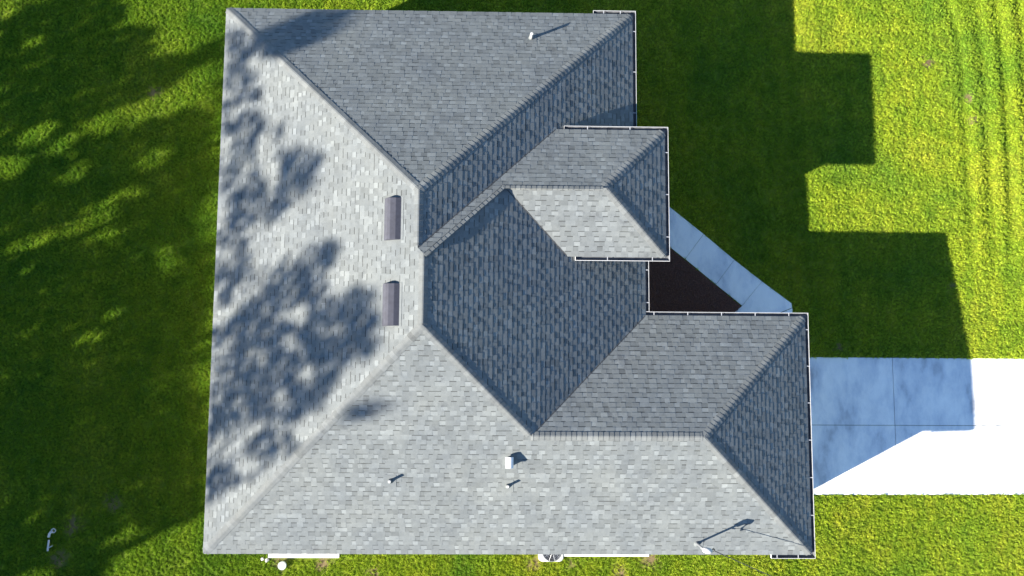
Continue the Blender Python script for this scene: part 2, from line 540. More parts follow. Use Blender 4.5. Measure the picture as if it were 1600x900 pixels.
# fascia boards and soffits along the eaves
OH = .42
def eave_line(a, b, z, out):
    """a->b eave, out = outward plan normal; fascia under the shingle edge and soffit back to the wall"""
    a, b, o = Vector((*a, 0)), Vector((*b, 0)), Vector((*out, 0))
    ln = (b - a).normalized()
    m = MB()
    def ring(off0, off1, z0, z1, e0=0, e1=0):
        p = [a + o * off0 - ln * e0, b + o * off0 + ln * e1, b + o * off1 + ln * e1, a + o * off1 - ln * e0]
        bt = [Vector((q.x, q.y, z0)) for q in p]; tp = [Vector((q.x, q.y, z1)) for q in p]
        if area2([(q.x, q.y) for q in p]) < 0: bt, tp = bt[::-1], tp[::-1]
        m.prism(bt, tp)
    ring(-.03, -.005, z - .19, z - .022)
    m.build('fascia_board', M_WHITE, house)
    m = MB(); ring(-OH, -.032, z - .19, z - .17)
    m.build('soffit', M_SOFFIT, house)
runs = [(A, B, HE, (0, 1)), (C_, A, HE, (-1, 0)), (D, C_, HE, (0, -1)), (E_, D, HE, (1, 0)), (F_, E_, HE, (0, 1)),
        ((XF, YH - .0), F_, HE, (1, 0)), (B, (XB, YG), HE, (1, 0)),
        (V2, G, HE + DZ, (0, 1)), (G, H, HE + DZ, (1, 0)), (H, V1, HE + DZ, (0, -1))]
for r in runs: eave_line(*r)

# gutters (open troughs) with hangers
GW, GD, GT = .125, .105, .004
def gutter(a, b, z, out, spacing=1.03, start=.55, miter0=0, miter1=0):
    a, b, o = Vector((*a, 0)), Vector((*b, 0)), Vector((*out, 0))
    ln = (b - a).normalized(); L = (b - a).length
    zt = z - .012
    prof = [(0, zt), (0, zt - GD), (GW - .035, zt - GD), (GW - .012, zt - .06), (GW, zt - .03), (GW, zt), (GW - .008, zt + .001),
            (GW - .008, zt - .006), (GW - GT - .0015, zt - .007), (GW - GT - .001, zt - .03), (GW - .017, zt - .058), (GW - .038, zt - GD + GT), (GT, zt - GD + GT), (GT, zt)]
    m = MB(); n = len(prof)
    def ringp(t, mit):
        return [tuple(Vector((q.x, q.y, zz))) for off, zz in prof for q in [a + ln * (t + mit * off) + o * (off + .001)]]
    m.v = ringp(0, -miter0) + ringp(L, miter1)
    for i in range(n):
        j = (i + 1) % n
        m.f.append([i, j, n + j, n + i]); m.t.append(1)
    m.f.append(list(range(n))[::-1]); m.t.append(1); m.f.append([n + i for i in range(n)]); m.t.append(1)
    # end plates
    for t, mit, use in ((0.002, miter0, miter0 == 0), (L - .004, miter1, miter1 == 0)):
        if use:
            p = a + ln * t
            quad = [p + o * .002, p + o * (GW - .002), p + o * (GW - .002) + ln * .003, p + o * .002 + ln * .003]
            if area2([(q.x, q.y) for q in quad]) < 0: quad = quad[::-1]
            m.prism([Vector((q.x, q.y, zt - GD + .002)) for q in quad], [Vector((q.x, q.y, zt - .001)) for q in quad])
    g = m.build('gutter', M_WHITE, house)
    g.data.materials.append(M_GIN)
    for k in range(7, 13): g.data.polygons[k].material_index = 1
    bmr = bmesh.new(); bmr.from_mesh(g.data); bmesh.ops.recalc_face_normals(bmr, faces=bmr.faces); bmr.to_mesh(g.data); bmr.free()
    t = start
    while t < L - .1:
        p = a + ln * t
        quad = [p + o * .004, p + o * (GW - .014), p + o * (GW - .014) + ln * .02, p + o * .004 + ln * .02]
        if area2([(q.x, q.y) for q in quad]) < 0: quad = quad[::-1]
        h = MB(); h.prism([Vector((q.x, q.y, zt - .012)) for q in quad], [Vector((q.x, q.y, zt - .002)) for q in quad])
        h.build('gutter_hanger', M_HANG, g, origin=p)
        t += spacing
gutter((2.25, YT), (XB, YT), HE, (0, 1), .5, .3, 0, 1)
gutter((XB, YT), (XB, YG - .42), HE, (1, 0), 1.25, .5, 1, 0)
gutter((XB - DZ / S + .25, YG), G, HE + DZ, (0, 1), 1.2, .65, 0, 1)
gutter(G, H, HE + DZ, (1, 0), 1.2, .6, 1, 1)
gutter(H, (XF - DZ / S + .25, YH), HE + DZ, (0, -1), 1.25, .35, 1, 0)
gutter((XF, YH + .4), (XF, YE + .13), HE, (1, 0), .95, .62, 0, 0)
gutter((XF + .0, YE), E_, HE, (0, 1), .98, .25, 0, 1)
gutter(E_, D, HE, (1, 0), 1.05, .35, 1, 1)
gutter(D, (XD - 1.12, YS), HE, (0, -1), .6, .35, 1, 0)

# drip edge (thin grey strip) along eaves without a gutter
def drip(a, b, out):
    a, b, o = Vector((*a, 0)), Vector((*b, 0)), Vector((*out, 0))
    m = MB(); p = [a + o * -.004, b + o * -.004, b + o * .012, a + o * .012]
    if area2([(q.x, q.y) for q in p]) < 0: p = p[::-1]
    m.prism([Vector((q.x, q.y, HE - .06)) for q in p], [Vector((q.x, q.y, HE - .012)) for q in p])
    m.build('drip_edge', M_GREYMETAL, house)
drip(A, (2.24, YT), (0, 1)); drip(C_, A, (-1, 0)); drip(C_, (XD - 1.13, YS), (0, -1))

# walls
GZ = .1
def wallbox(x0, x1, y0, y1, z1):
    m = MB(); t = .15
    ring = [(x0, y0), (x1, y0), (x1, y1), (x0, y1)]
    m.prism([(x, y, GZ - .3) for x, y in ring], [(x, y, z1) for x, y in ring])
    return m.build('wall', M_STUCCO, house)
zw = HE - .175
wallbox(XL + OH, XB - OH, YS + OH, YT - OH, zw)
wallbox(XB - OH + .003, XF - OH, YS + OH + .003, YG - .7, zw - .002)
wallbox(XF - OH + .003, XD - OH, YS + OH + .006, YE - OH, zw - .004)
# entry porch: raised walls over the main eaves, two columns and a lintel
m = MB()
m.box(XF - OH - 1.6, XF - OH - .003, YH + OH, YH + OH + .15, HE - .4, HE + DZ - .175)
m.box(XF - OH - 1.6, XF - OH - .003, YG - OH - .15, YG - OH, HE - .4, HE + DZ - .175)
m.build('wall', M_STUCCO, house)
m = MB()
m.box(XF - OH, XG - OH - .153, YH + OH, YH + OH + .15, GZ, HE + DZ - .176)
m.box(XF - OH, XG - OH - .153, YG - OH - .15, YG - OH, GZ, HE + DZ - .176)
m.box(XG - OH - .15, XG - OH, YH + OH, YH + OH + .55, GZ, HE + DZ - .176)
m.box(XG - OH - .15, XG - OH, YG - OH - .55, YG - OH, GZ, HE + DZ - .176)
m.box(XG - OH - .15, XG - OH, YH + OH + .552, YG - OH - .552, HE - .35, HE + DZ - .176)
m.build('entry_wall', M_STUCCO, house)

def window(x0, x1, y0, y1, z0, z1, axis, out):
    """axis 'x': window in a wall facing +-y; 'y': facing +-x"""
    f = MB(); g = MB(); t = .06
    def bar(a0, a1, b0, b1, m, d0, d1):
        if axis == 'x': m.box(a0, a1, min(y0 + out * d0, y0 + out * d1), max(y0 + out * d0, y0 + out * d1), b0, b1)
        else: m.box(min(x0 + out * d0, x0 + out * d1), max(x0 + out * d0, x0 + out * d1), a0, a1, b0, b1)
    lo, hi = (x0, x1) if axis == 'x' else (y0, y1)
    bar(lo, hi, z0, z0 + t, f, -.02, .035); bar(lo, hi, z1 - t, z1, f, -.02, .035)
    bar(lo, lo + t, z0 + t, z1 - t, f, -.02, .035); bar(hi - t, hi, z0 + t, z1 - t, f, -.02, .035)
    bar(lo + t, hi - t, (z0 + z1) / 2 - .02, (z0 + z1) / 2 + .02, f, -.02, .03)
    w = f.build('window', M_WHITE, house)
    bar(lo + t, hi - t, z0 + t, z1 - t, g, -.01, .012)
    g.build('pane', M_GLASS, w)
for x in (-6.2, -2.2, 1.6):
    window(x - .6, x + .6, YT - OH, YT - OH, 1.2, 2.6, 'x', 1)
for x in (-3.0, 3.4):
    window(x - .5, x + .5, YS + OH, YS + OH, 1.2, 2.6, 'x', -1)
for y in (-2.6, 2.0, 6.8):
    window(XL + OH, XL + OH, y - .8, y + .8, 1.1, 2.6, 'y', -1)
window(XB - OH, XB - OH, 8.1, 9.6, 1.1, 2.6, 'y', 1)
m = MB(); m.box(XF - OH, XF - OH + .04, 4.6, 5.6, .33, 2.5)
dr = m.build('front_door', M_DOOR, house)
h = MB(); h.tube([(XF - OH + .04, 4.7, 1.3), (XF - OH + .09, 4.7, 1.3)], .025); h.build('handle', M_GREYMETAL, dr)
gd = MB(); gd.box(XD - OH, XD - OH + .03, -3.5, .65, .2, 2.5)
gdo = gd.build('garage_door', M_GDOOR, house)
for i in range(4):
    for j in range(4):
        p = MB(); y0 = -3.4 + j * 1.02; z0 = .26 + i * .56
        p.box(XD - OH + .031, XD - OH + .045, y0, y0 + .9, z0, z0 + .45); p.build('panel', M_GDOOR, gdo)
m = MB(); m.box(-7.0, -6.1, YS + OH - .04, YS + OH, .35, 2.4); m.build('side_door', M_GDOOR, house)

# off-ridge roof vents
def roof_vent(x, y0, y1, label):
    pr = [(-.01, .004), (.0, .05), (.14, .165), (.22, .160), (.34, .105), (.44, .012), (.45, .008), (.45, .004)]
    m = MB(); n = len(pr)
    pts = []
    for y in (y0, y1):
        for dx, w in pr: pts.append(PW.at(x + dx, y, w))
    m.v = [tuple(q) for q in pts]
    for i in range(n):
        j = (i + 1) % n; m.f.append([i, j, n + j, n + i][::-1]); m.t.append(1)
    m.f.append(list(range(n))); m.t.append(1); m.f.append([n + i for i in range(n)][::-1]); m.t.append(1)
    o = m.build('roof_vent', M_VENT, house, origin=PW.at(x, y0, 0))
    bmr = bmesh.new(); bmr.from_mesh(o.data); bmesh.ops.recalc_face_normals(bmr, faces=bmr.faces)
    bmesh.ops.bevel(bmr, geom=[e for e in bmr.edges], offset=.006, segments=1, affect='EDGES'); bmr.to_mesh(o.data); bmr.free()
    o['label'] = label
    fl = MB()
    q = [PW.at(x - .05, y0 - .02, .0135), PW.at(x + .5, y0 - .02, .0135), PW.at(x + .5, y1 + .02, .0135), PW.at(x - .05, y1 + .02, .0135)]
    fl.prism([v - PW.n * .004 for v in q], q); fl.build('flashing', M_SH, o)
roof_vent(-3.51, 3.60, 4.70, 'dark metal roof vent nearer the top of the west slope')
roof_vent(-3.51, 1.37, 2.46, 'dark metal roof vent nearer the bottom of the west slope')

# plumbing vent pipes
def vent_pipe(pl, x, y, hgt, rad, label, boot=M_GREYMETAL):
    c = pl.at(x, y, 0)
    m = MB(); n = 14
    top = c + Vector((0, 0, hgt))
    m.tube([c - Vector((0, 0, .05)), top, top - Vector((0, 0, .001)), top - Vector((0, 0, .12))], [rad, rad, rad - .008, rad - .009], n, caps=False)
    o = m.build('vent_pipe', M_PVC, house, origin=c, smooth=False); o['label'] = label
    b = MB()
    q = [pl.at(x - .16, y - .17, .013), pl.at(x + .16, y - .17, .013), pl.at(x + .16, y + .17, .013), pl.at(x - .16, y + .17, .013)]
    b.prism([v - pl.n * .003 for v in q], q)
    b.tube([c + Vector((0, 0, -.02)), c + Vector((0, 0, .09))], [rad + .045, rad + .006], n, caps=False)
    b.build('pipe_boot', boot, o)
vent_pipe(PN, .37, 9.93, .34, .045, 'white vent pipe on the north slope', M_SH)
vent_pipe(PS, -3.40, -2.71, .27, .038, 'short white vent pipe on the south slope, left of the pair', M_SH)
vent_pipe(PS, -.24, -2.84, .25, .036, 'short white vent pipe below the hooded vent', M_SH)

# hooded exhaust vent
c = PS.at(-.20, -2.15, 0)
m = MB(); m.box(c.x - .085, c.x + .085, c.y - .13, c.y + .10, c.z - .06, c.z + .17)
hv = m.build('exhaust_vent', M_WHITE, house, origin=c)
m = MB(); r = .105; n = 12
rg = []
for yy in (c.y - .17, c.y + .12):
    rg.append([(c.x + r * math.cos(t), yy, c.z + .17 + r * math.sin(t) * 1.0) for t in [math.pi * k / n for k in range(n + 1)]])
m.v = rg[0] + rg[1]; k1 = n + 1
for i in range(n): m.f.append([i, i + 1, k1 + i + 1, k1 + i]); m.t.append(1)
m.f.append(list(range(k1))); m.t.append(1); m.f.append([k1 + i for i in range(k1)][::-1]); m.t.append(1)
m.f.append([0, k1, k1 + n, n]); m.t.append(1)
m.build('hood', M_WHITE, hv)
m = MB(); q = [PS.at(c.x - .2, c.y - .22, .0135), PS.at(c.x + .2, c.y - .22, .0135), PS.at(c.x + .2, c.y + .2, .0135), PS.at(c.x - .2, c.y + .2, .0135)]
m.prism([v - PS.n * .003 for v in q], q); m.build('flashing', M_SH, hv)

# electric service mast with weatherhead and drip loops
mx, my = 5.06, -4.49
c = PS.at(mx, my, 0)
MT = c.z + 1.0
m = MB(); m.tube([c - Vector((0, 0, .4)), (mx, my, MT - .16)], .032, 12)
mast = m.build('service_mast', M_GREYMETAL, house, origin=c)
m = MB(); m.tube([c - Vector((0, 0, .02)), c + Vector((0, 0, .10))], [.10, .036], 12)
q = [PS.at(mx - .18, my - .18, .0135), PS.at(mx + .18, my - .18, .0135), PS.at(mx + .18, my + .18, .0135), PS.at(mx - .18, my + .18, .0135)]
m.prism([v - PS.n * .003 for v in q], q)
m.build('pipe_boot', M_SH, mast)
m = MB(); m.tube([(mx - .0, my, MT - .17), (mx, my, MT - .03), (mx + .03, my - .0, MT + .03), (mx + .10, my - .01, MT + .02), (mx + .17, my - .02, MT - .04)], [.06, .075, .085, .08, .05], 12)
m.build('weatherhead', M_PVC, mast, smooth=True)
m = MB(); m.tube([(mx - .045, my, MT - .30), (mx + .06, my, MT - .30), (mx + .12, my - .02, MT - .30)], .02, 8); m.build('insulator', M_WHITE, mast)
for k, (dx, dy, dz) in enumerate(((.34, .05, -.42), (.40, -.03, -.50), (.27, -.10, -.36))):
    pts = []
    st = Vector((mx + .15, my - .02 + .03 * (k - 1), MT - .05)); en = Vector((mx + .32, my - .07, MT - .27)); mid = Vector((mx + dx, my + dy, MT + dz))
    for i in range(13):
        t = i / 12; pts.append(st * (1 - t) ** 2 + mid * 2 * t * (1 - t) * 1.0 + en * t * t)
    w = MB(); w.tube(pts, .010, 6); w.build('drip_loop', M_BLACK, mast)

# ------------------------------------------------------------------ terrain
def sstep(a, b, x):
    t = np.clip((x - a) / (b - a), 0, 1); return t * t * (3 - 2 * t)
def zdrive(x): return np.clip(.2 - .033 * (np.asarray(x, float) - 9), -.45, .23)
DX0, DX1, DY0, DY1 = XD - OH, 30.0, -3.63, .82
def noise2(x, y, s, seed):
    r = np.random.RandomState(seed); out = 0
    for _ in range(7):
        a = r.uniform(0, 2 * math.pi); f_ = r.uniform(.6, 1.5) / s; ph = r.uniform(0, 6.28)
        out = out + np.sin((x * math.cos(a) + y * math.sin(a)) * f_ * 2 * math.pi + ph)
    return out / 7 * 1.6
def terrain(x, y):
    x = np.asarray(x, float); y = np.asarray(y, float)
    hN = np.interp(y, [.85, 5, 8, 14], [0, .46, .53, .52])
    east = zdrive(x) * np.clip(1 - (y - .8) / 3.5, 0, 1) + hN
    t = sstep(8.6, 10.2, x) * 1.0
    t = np.where(y < 1.0, sstep(7.9, 9.0, x), t)
    h = .3 * (1 - t) + east * t
    # gentle unevenness away from the slabs
    far = sstep(0, 1.5, np.maximum(DY0 - y, y - DY1))
    h = h + .018 * noise2(x, y, 3.2, 3) * np.where(x > 9, far, 1)
    # wheel ruts along the right side
    fade = sstep(2.5, 6.5, y) * sstep(13.8, 14.6, x)
    for x0, cv, amp, wd in ((15.15, .9, .06, .17), (15.9, .5, .055, .19), (16.55, .35, .07, .2), (17.3, .2, .06, .2)):
        xc = x0 + cv * .012 * (7 - y) * 1.2 - np.where(y > 10.5, (y - 10.5) ** 2 * .06 * cv, 0)
        h = h - fade * amp * np.exp(-((x - xc) / wd) ** 2) * (1 + .2 * noise2(x, y, 2.5, 5))
        h = h + fade * amp * .6 * np.exp(-((x - xc - wd * 1.9) / wd) ** 2)
    return h
bare = [(-11.8, 9.25, .22), (13.75, 10.6, .22), (15.1, 9.4, .15), (15.2, 8.6, .16), (16.9, 8.2, .2), (14.4, 3.1, .12), (-13.6, -4.6, .28), (-12.4, -3.9, .26),
        (-14.0, -5.6, .28), (-7.2, -5.75, .22), (-5.85, -5.75, .25), (.7, -5.75, .22), (1.95, -5.75, .15), (4.35, -5.6, .3), (-4.3, -6.0, .18), (3.4, -6.0, .2),
        (9.3, 1.35, .25), (10.6, 1.1, .15)]
def barek(x, y):
    x = (np.asarray(x) + .025) / 1.015; y = (np.asarray(y) - .04) / 1.015
    b = np.zeros_like(np.asarray(x, float))
    for bx, by, br in bare:
        d = np.hypot(x - bx, (y - by)) / br + .45 * noise2(x, y, .35, 9)
        b = np.maximum(b, np.clip(1.3 - d, 0, 1) * (.75 if bx < -9 else .9))
    # worn strip against the edge of the slab
    return b
fine_x = np.arange(-25.0, 25.01, .125); fine_y = np.arange(-13.5, 19.51, .125)
ex = np.array([.5, 1.2, 2.5, 5, 10, 20, 45, 100, 220, 500, 900])
gx = np.concatenate([fine_x[0] - ex[::-1], fine_x, fine_x[-1] + ex]); gy = np.concatenate([fine_y[0] - ex[::-1], fine_y, fine_y[-1] + ex])
XX, YY = np.meshgrid(gx, gy)
ZZ = terrain(np.clip(XX, -30, 30), np.clip(YY, -18, 24))
ind = (XX > DX0 + .05) & (YY > DY0 + .06) & (YY < DY1 - .06) & (XX < DX1 + 2)
ZZ = np.where(ind, zdrive(XX) - .07, ZZ)
inh = (XX > XL + .8) & (XX < XB - .8) & (YY > YS + .8) & (YY < YT - .8)
verts = np.stack([XX.ravel(), YY.ravel(), ZZ.ravel()], 1)
nx, ny = len(gx), len(gy)
idx = np.arange(nx * ny).reshape(ny, nx)
quads = np.stack([idx[:-1, :-1].ravel(), idx[:-1, 1:].ravel(), idx[1:, 1:].ravel(), idx[1:, :-1].ravel()], 1)
me = bpy.data.meshes.new('lawn')
me.vertices.add(len(verts)); me.vertices.foreach_set('co', verts.ravel())
me.loops.add(quads.size); me.loops.foreach_set('vertex_index', quads.ravel().astype(np.int32))
me.polygons.add(len(quads)); me.polygons.foreach_set('loop_start', np.arange(0, quads.size, 4, dtype=np.int32))
me.polygons.foreach_set('use_smooth', np.ones(len(quads), bool))
at = me.attributes.new('bare', 'FLOAT', 'POINT'); at.data.foreach_set('value', barek(XX.ravel(), YY.ravel()).astype(np.float32))
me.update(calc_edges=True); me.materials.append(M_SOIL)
lawn = bpy.data.objects.new('lawn_ground', me); COL.objects.link(lawn); lawn['kind'] = 'structure'

# driveway slabs
drive = empty('driveway', (9, -1.4, .2)); drive['kind'] = 'structure'
xs = [DX0 + .01, 12.55, 15.80, 18.85, 22.1, 25.3, 28.6]; ys = [DY0, -1.39, DY1]
for i in range(len(xs) - 1):
    for j in range(2):
        x0, x1, y0, y1 = xs[i], xs[i + 1], ys[j], ys[j + 1]
        g = .0075
        if i > 0: x0 += g
        if i < len(xs) - 2: x1 -= g
        if j > 0: y0 += g
        else: y1 -= g
        b = .006; m = MB()
        def rg(inset, dz):
            nseg = 1
            return [(x, y, float(zdrive(x)) + dz) for x, y in ((x0 + inset, y0 + inset), (x1 - inset, y0 + inset), (x1 - inset, y1 - inset), (x0 + inset, y1 - inset))]
        r0, r1, r2 = rg(0, -.12), rg(0, -b), rg(b, 0)
        m.v = r0 + r1 + r2
        for a in range(4):
            c2 = (a + 1) % 4
            m.f += [[a, c2, 4 + c2, 4 + a], [4 + a, 4 + c2, 8 + c2, 8 + a]]; m.t += [1, 1]
        m.f.append([8, 9, 10, 11]); m.t.append(1)
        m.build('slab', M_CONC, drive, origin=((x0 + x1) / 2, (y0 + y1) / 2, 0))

# front walk slabs
walk = empty('walkway', (7, 4, .32)); walk['kind'] = 'structure'
ZWK = .325
jn = [((4.1, 6.45), (4.1, 5.1)), ((6.22, 4.75), (5.60, 3.92)), ((7.21, 3.91), (6.59, 3.09)), ((8.10, 3.21), (7.43, 2.41))]
slabs = [[(3.2, 6.45), (4.1, 6.45), (6.22, 4.75), (5.60, 3.92), (4.5, 4.78), (3.2, 4.78)],
         [jn[1][0], jn[2][0], jn[2][1], jn[1][1]], [jn[2][0], jn[3][0], jn[3][1], jn[2][1]],
         [(8.10, 3.21), (9.05, 2.50), (9.06, 2.36), (8.45, 2.10), (7.0, 1.55), (7.0, 2.05), (7.43, 2.41)],
         [(9.07, 2.35), (9.07, .80), (7.9, .80), (7.9, 1.88), (8.46, 2.09)]]
slabs = [KK(q) for q in slabs]
for q in slabs:
    if area2(q) < 0: q = q[::-1]
    cx = sum(a for a, _ in q) / len(q); cy = sum(b for _, b in q) / len(q)
    def sh(d, z):
        out = []
        for a, b in q:
            l = math.hypot(a - cx, b - cy); k = (l - d) / l; out.append((cx + (a - cx) * k, cy + (b - cy) * k, z))
        return out
    m = MB(); m.prism(sh(.006, ZWK - .1), sh(.006, ZWK - .005)); m.prism(sh(.0062, ZWK - .0051), sh(.014, ZWK))
    m.build('slab', M_CONC, walk, origin=(cx, cy, ZWK - .1))

# mulch bed between the walk and the house
bedp = [(3.1, 1.2), (6.9, 1.2), (7.0, 2.02), (7.42, 2.38), (5.58, 3.90), (4.5, 4.75), (3.1, 4.75)]
bedp = KK(bedp)
if area2(bedp) < 0: bedp = bedp[::-1]
m = MB(); m.prism([(x, y, .2) for x, y in bedp], [(x, y, .322) for x, y in bedp])
bed = m.build('mulch_bed', M_MULCH); bed['kind'] = 'structure'
def inside(poly, x, y):
    c = np.zeros(np.shape(x), bool); n = len(poly); j = n - 1
    for i in range(n):
        xi, yi = poly[i]; xj, yj = poly[j]
        with np.errstate(divide='ignore', invalid='ignore'):
            c ^= ((yi > y) != (yj > y)) & (x < (xj - xi) * (y - yi) / ((yj - yi) if yj != yi else 1e-9) + xi)
        j = i
    return c
m = MB(); cnt = 0
while cnt < 5200:
    x, y = rnd.uniform(3.3, 7.5), rnd.uniform(1.5, 4.75)
    if not inside(bedp, np.array(x), np.array(y)): continue
    cnt += 1
    a = rnd.uniform(0, 6.28); L = rnd.uniform(.02, .065); w = rnd.uniform(.008, .02); z = .325 + rnd.uniform(0, .022)
    ca, sa = math.cos(a), math.sin(a); ti = rnd.uniform(-.3, .3)
    pts = [(x + ca * u * L - sa * v * w, y + sa * u * L + ca * v * w, z + u * ti * L) for u, v in ((-.5, -.5), (.5, -.5), (.6, .3), (-.4, .5))]
    m.prism(pts, [(p, q, r + .009) for p, q, r in pts], cap_bottom=False)
M_CHIP = simple('bark chip', (.14, .058, .038), .95, .6, 60)
put(m.build('bark_chips', M_CHIP), 'dark bark chips covering the triangular bed by the walkway', 'mulch', kind='stuff')

# ------------------------------------------------------------------ small things
def top(o, label, cat, group=None): return put(o, label, cat, group)
def rounded_ring(cx, cy, hx, hy, r, z, n=6):
    out = []
    for qx, qy, a0 in ((1, 1, 0), (-1, 1, 90), (-1, -1, 180), (1, -1, 270)):
        for k in range(n + 1):
            t = math.radians(a0 + 90 * k / n); out.append((cx + qx * (hx - r) + r * math.cos(t), cy + qy * (hy - r) + r * math.sin(t), z))
    return out
# condenser pad + air conditioner
m = MB(); m.prism(rounded_ring(1.225, -5.22, .40, .48, .14, .25), rounded_ring(1.225, -5.22, .40, .48, .14, .375))
m.prism(rounded_ring(1.225, -5.22, .395, .475, .135, .3751), rounded_ring(1.225, -5.22, .38, .46, .12, .385))
top(m.build('condenser_pad', M_PVC, origin=(1.225, -5.22, .3)), 'white pad with rounded corners under the air conditioner by the south eave', 'pad')
ac = empty('air_conditioner', (1.215, -5.245, .385))
top(ac, 'round grey air conditioner condenser standing on the white pad, half under the eave', 'air conditioner')
acx, acy, az0 = 1.215, -5.245, .386
def circ(r, z, n=32): return [(acx + r * math.cos(2 * math.pi * k / n), acy + r * math.sin(2 * math.pi * k / n), z) for k in range(n)]
m = MB(); m.prism(circ(.30, az0), circ(.30, az0 + .70)); m.build('casing', M_ACMETAL, ac)
m = MB()
for k in range(12):
    zz = az0 + .04 + k * .055; m.prism(circ(.315, zz), circ(.318, zz + .02))
m.build('coil_guard', M_GREYMETAL, ac)
m = MB(); m.tube([Vector(p) for p in circ(.30, az0 + .72)] + [Vector(circ(.30, az0 + .72)[0])], .012, 6)
for rr in (.08, .14, .20, .26): 
    cr = circ(rr, az0 + .73 + (.3 - rr) * .12); m.tube([Vector(p) for p in cr] + [Vector(cr[0])], .0035, 5)
for k in range(10):
    t = 2 * math.pi * k / 10; m.tube([(acx + .05 * math.cos(t), acy + .05 * math.sin(t), az0 + .765), (acx + .30 * math.cos(t), acy + .30 * math.sin(t), az0 + .72)], .005, 5)
m.build('fan_guard', M_GREYMETAL, ac)
for k in range(3):
    t = 2 * math.pi * k / 3 + .4; ca, sa = math.cos(t), math.sin(t); m = MB()
    q = [(acx + .05 * ca - .03 * sa, acy + .05 * sa + .03 * ca, az0 + .705), (acx + .05 * ca + .03 * sa, acy + .05 * sa - .03 * ca, az0 + .712),
         (acx + .25 * ca + .10 * sa, acy + .25 * sa - .10 * ca, az0 + .717), (acx + .26 * ca - .05 * sa, acy + .26 * sa + .05 * ca, az0 + .705)]
    m.prism([(a, b, z_ - .003) for a, b, z_ in q], q); m.build('fan_blade', M_BLACK, ac)
m = MB(); m.tube([(acx, acy, az0 + .70), (acx, acy, az0 + .76)], .05, 12); m.build('motor_hub', M_BLACK, ac)
# landing slabs along the south wall
def landing(name, x0, x1, y0, y1, z, label, cat):
    m = MB(); m.box(x0, x1, y0, y1, z - .2, z)
    bmr_o = m.build(name, M_CONC, origin=((x0 + x1) / 2, y1, z - .2))
    top(bmr_o, label, cat); return bmr_o
landing('door_landing', -7.68, -5.46, -5.60, YS + OH - .045, .36, 'pale concrete landing slab under the left end of the south eave', 'slab')
landing('equipment_slab', 1.63, 4.35, -5.54, YS + OH - .045, .36, 'long narrow concrete slab beside the air conditioner pad', 'slab')
# round lid
m = MB(); n = 20
lc = (-7.22, -5.83)
for r0, r1, z0, z1 in ((.125, .125, .25, .42), (.135, .13, .421, .44)):
    m.prism([(lc[0] + r0 * math.cos(2 * math.pi * k / n), lc[1] + r0 * math.sin(2 * math.pi * k / n), z0) for k in range(n)],
            [(lc[0] + r1 * math.cos(2 * math.pi * k / n), lc[1] + r1 * math.sin(2 * math.pi * k / n), z1) for k in range(n)])
top(m.build('drain_lid', M_LID, origin=(*lc, .3)), 'round pale greenish lid in the grass in front of the left landing slab', 'lid')
# two white rocks
def rock(x, y, r, label):
    bmx = bmesh.new(); bmesh.ops.create_icosphere(bmx, subdivisions=2, radius=r)
    for v in bmx.verts:
        v.co *= 1 + rnd.uniform(-.16, .16); v.co.z *= .7
    me = bpy.data.meshes.new('white_rock'); bmx.to_mesh(me); bmx.free(); me.materials.append(M_ROCK)
    o = bpy.data.objects.new('white_rock', me); COL.objects.link(o); o.location = (x, y, float(terrain(x, y)) + r * .45); top(o, label, 'rock')
rock(-7.86, -5.64, .055, 'small white rock farther from the landing slab, leftmost of two')
rock(-7.72, -5.68, .065, 'white rock touching the corner of the landing slab, larger of two')
# white plastic pipe pieces on the left lawn
pz = float(terrain(-14.535, -5.2)) + .06
pp = empty('plastic_pipe', (-14.545, -5.4, pz - .04))
top(pp, 'straight white plastic pipe with a short side branch lying on the left lawn', 'pipe')
m = MB(); m.tube([(-14.545, -5.40, pz), (-14.515, -5.06, pz + .02)], .03, 10); m.build('pipe_run', M_PVC, pp)
m = MB(); m.tube([(-14.525, -5.31, pz + .01), (-14.385, -5.23, pz + .03)], .014, 8); m.build('branch', M_PVC, pp)
pe = empty('pipe_elbow', (-14.505, -4.93, pz - .04))
top(pe, 'white plastic elbow with an open round flange lying above the straight pipe', 'pipe fitting')
m = MB(); m.tube([(-14.535, -4.98, pz), (-14.515, -4.88, pz + .01), (-14.475, -4.82, pz + .02), (-14.405, -4.79, pz + .03)], [.04, .04, .038, .034], 10); m.build('elbow_body', M_PVC, pe, smooth=True)
m = MB(); fr = [Vector((-14.385 + .065 * math.cos(t), -4.775 + .06 * math.sin(t), pz + .04)) for t in [2 * math.pi * k / 16 for k in range(17)]]
m.tube(fr, .016, 6); m.build('flange', M_PVC, pe)

# service cable and its pole
PX, PY = 34.0, -17.0
m = MB(); st = Vector((mx + .32, my - .07, MT - .27)); en = Vector((PX, PY, 7.6)); pts = []
for i in range(60):
    t = i / 59; p = st.lerp(en, t); p.z -= 1.9 * 4 * t * (1 - t) * .55; pts.append(p)
m.tube(pts, .011, 6)
top(m.build('service_cable', M_BLACK, origin=st), 'thin dark overhead cable leaving the mast towards the lower right corner', 'cable')
pole = empty('utility_pole', (PX, PY, -.3)); top(pole, 'wooden utility pole carrying the far end of the service cable', 'utility pole')
m = MB(); m.tube([(PX, PY, -.6), (PX, PY, 9)], [.15, .10], 12); m.build('pole', M_WOOD, pole)
m = MB(); m.box(PX - .06, PX + .06, PY - 1.1, PY + 1.1, 8.3, 8.42); m.build('crossarm', M_WOOD, pole)

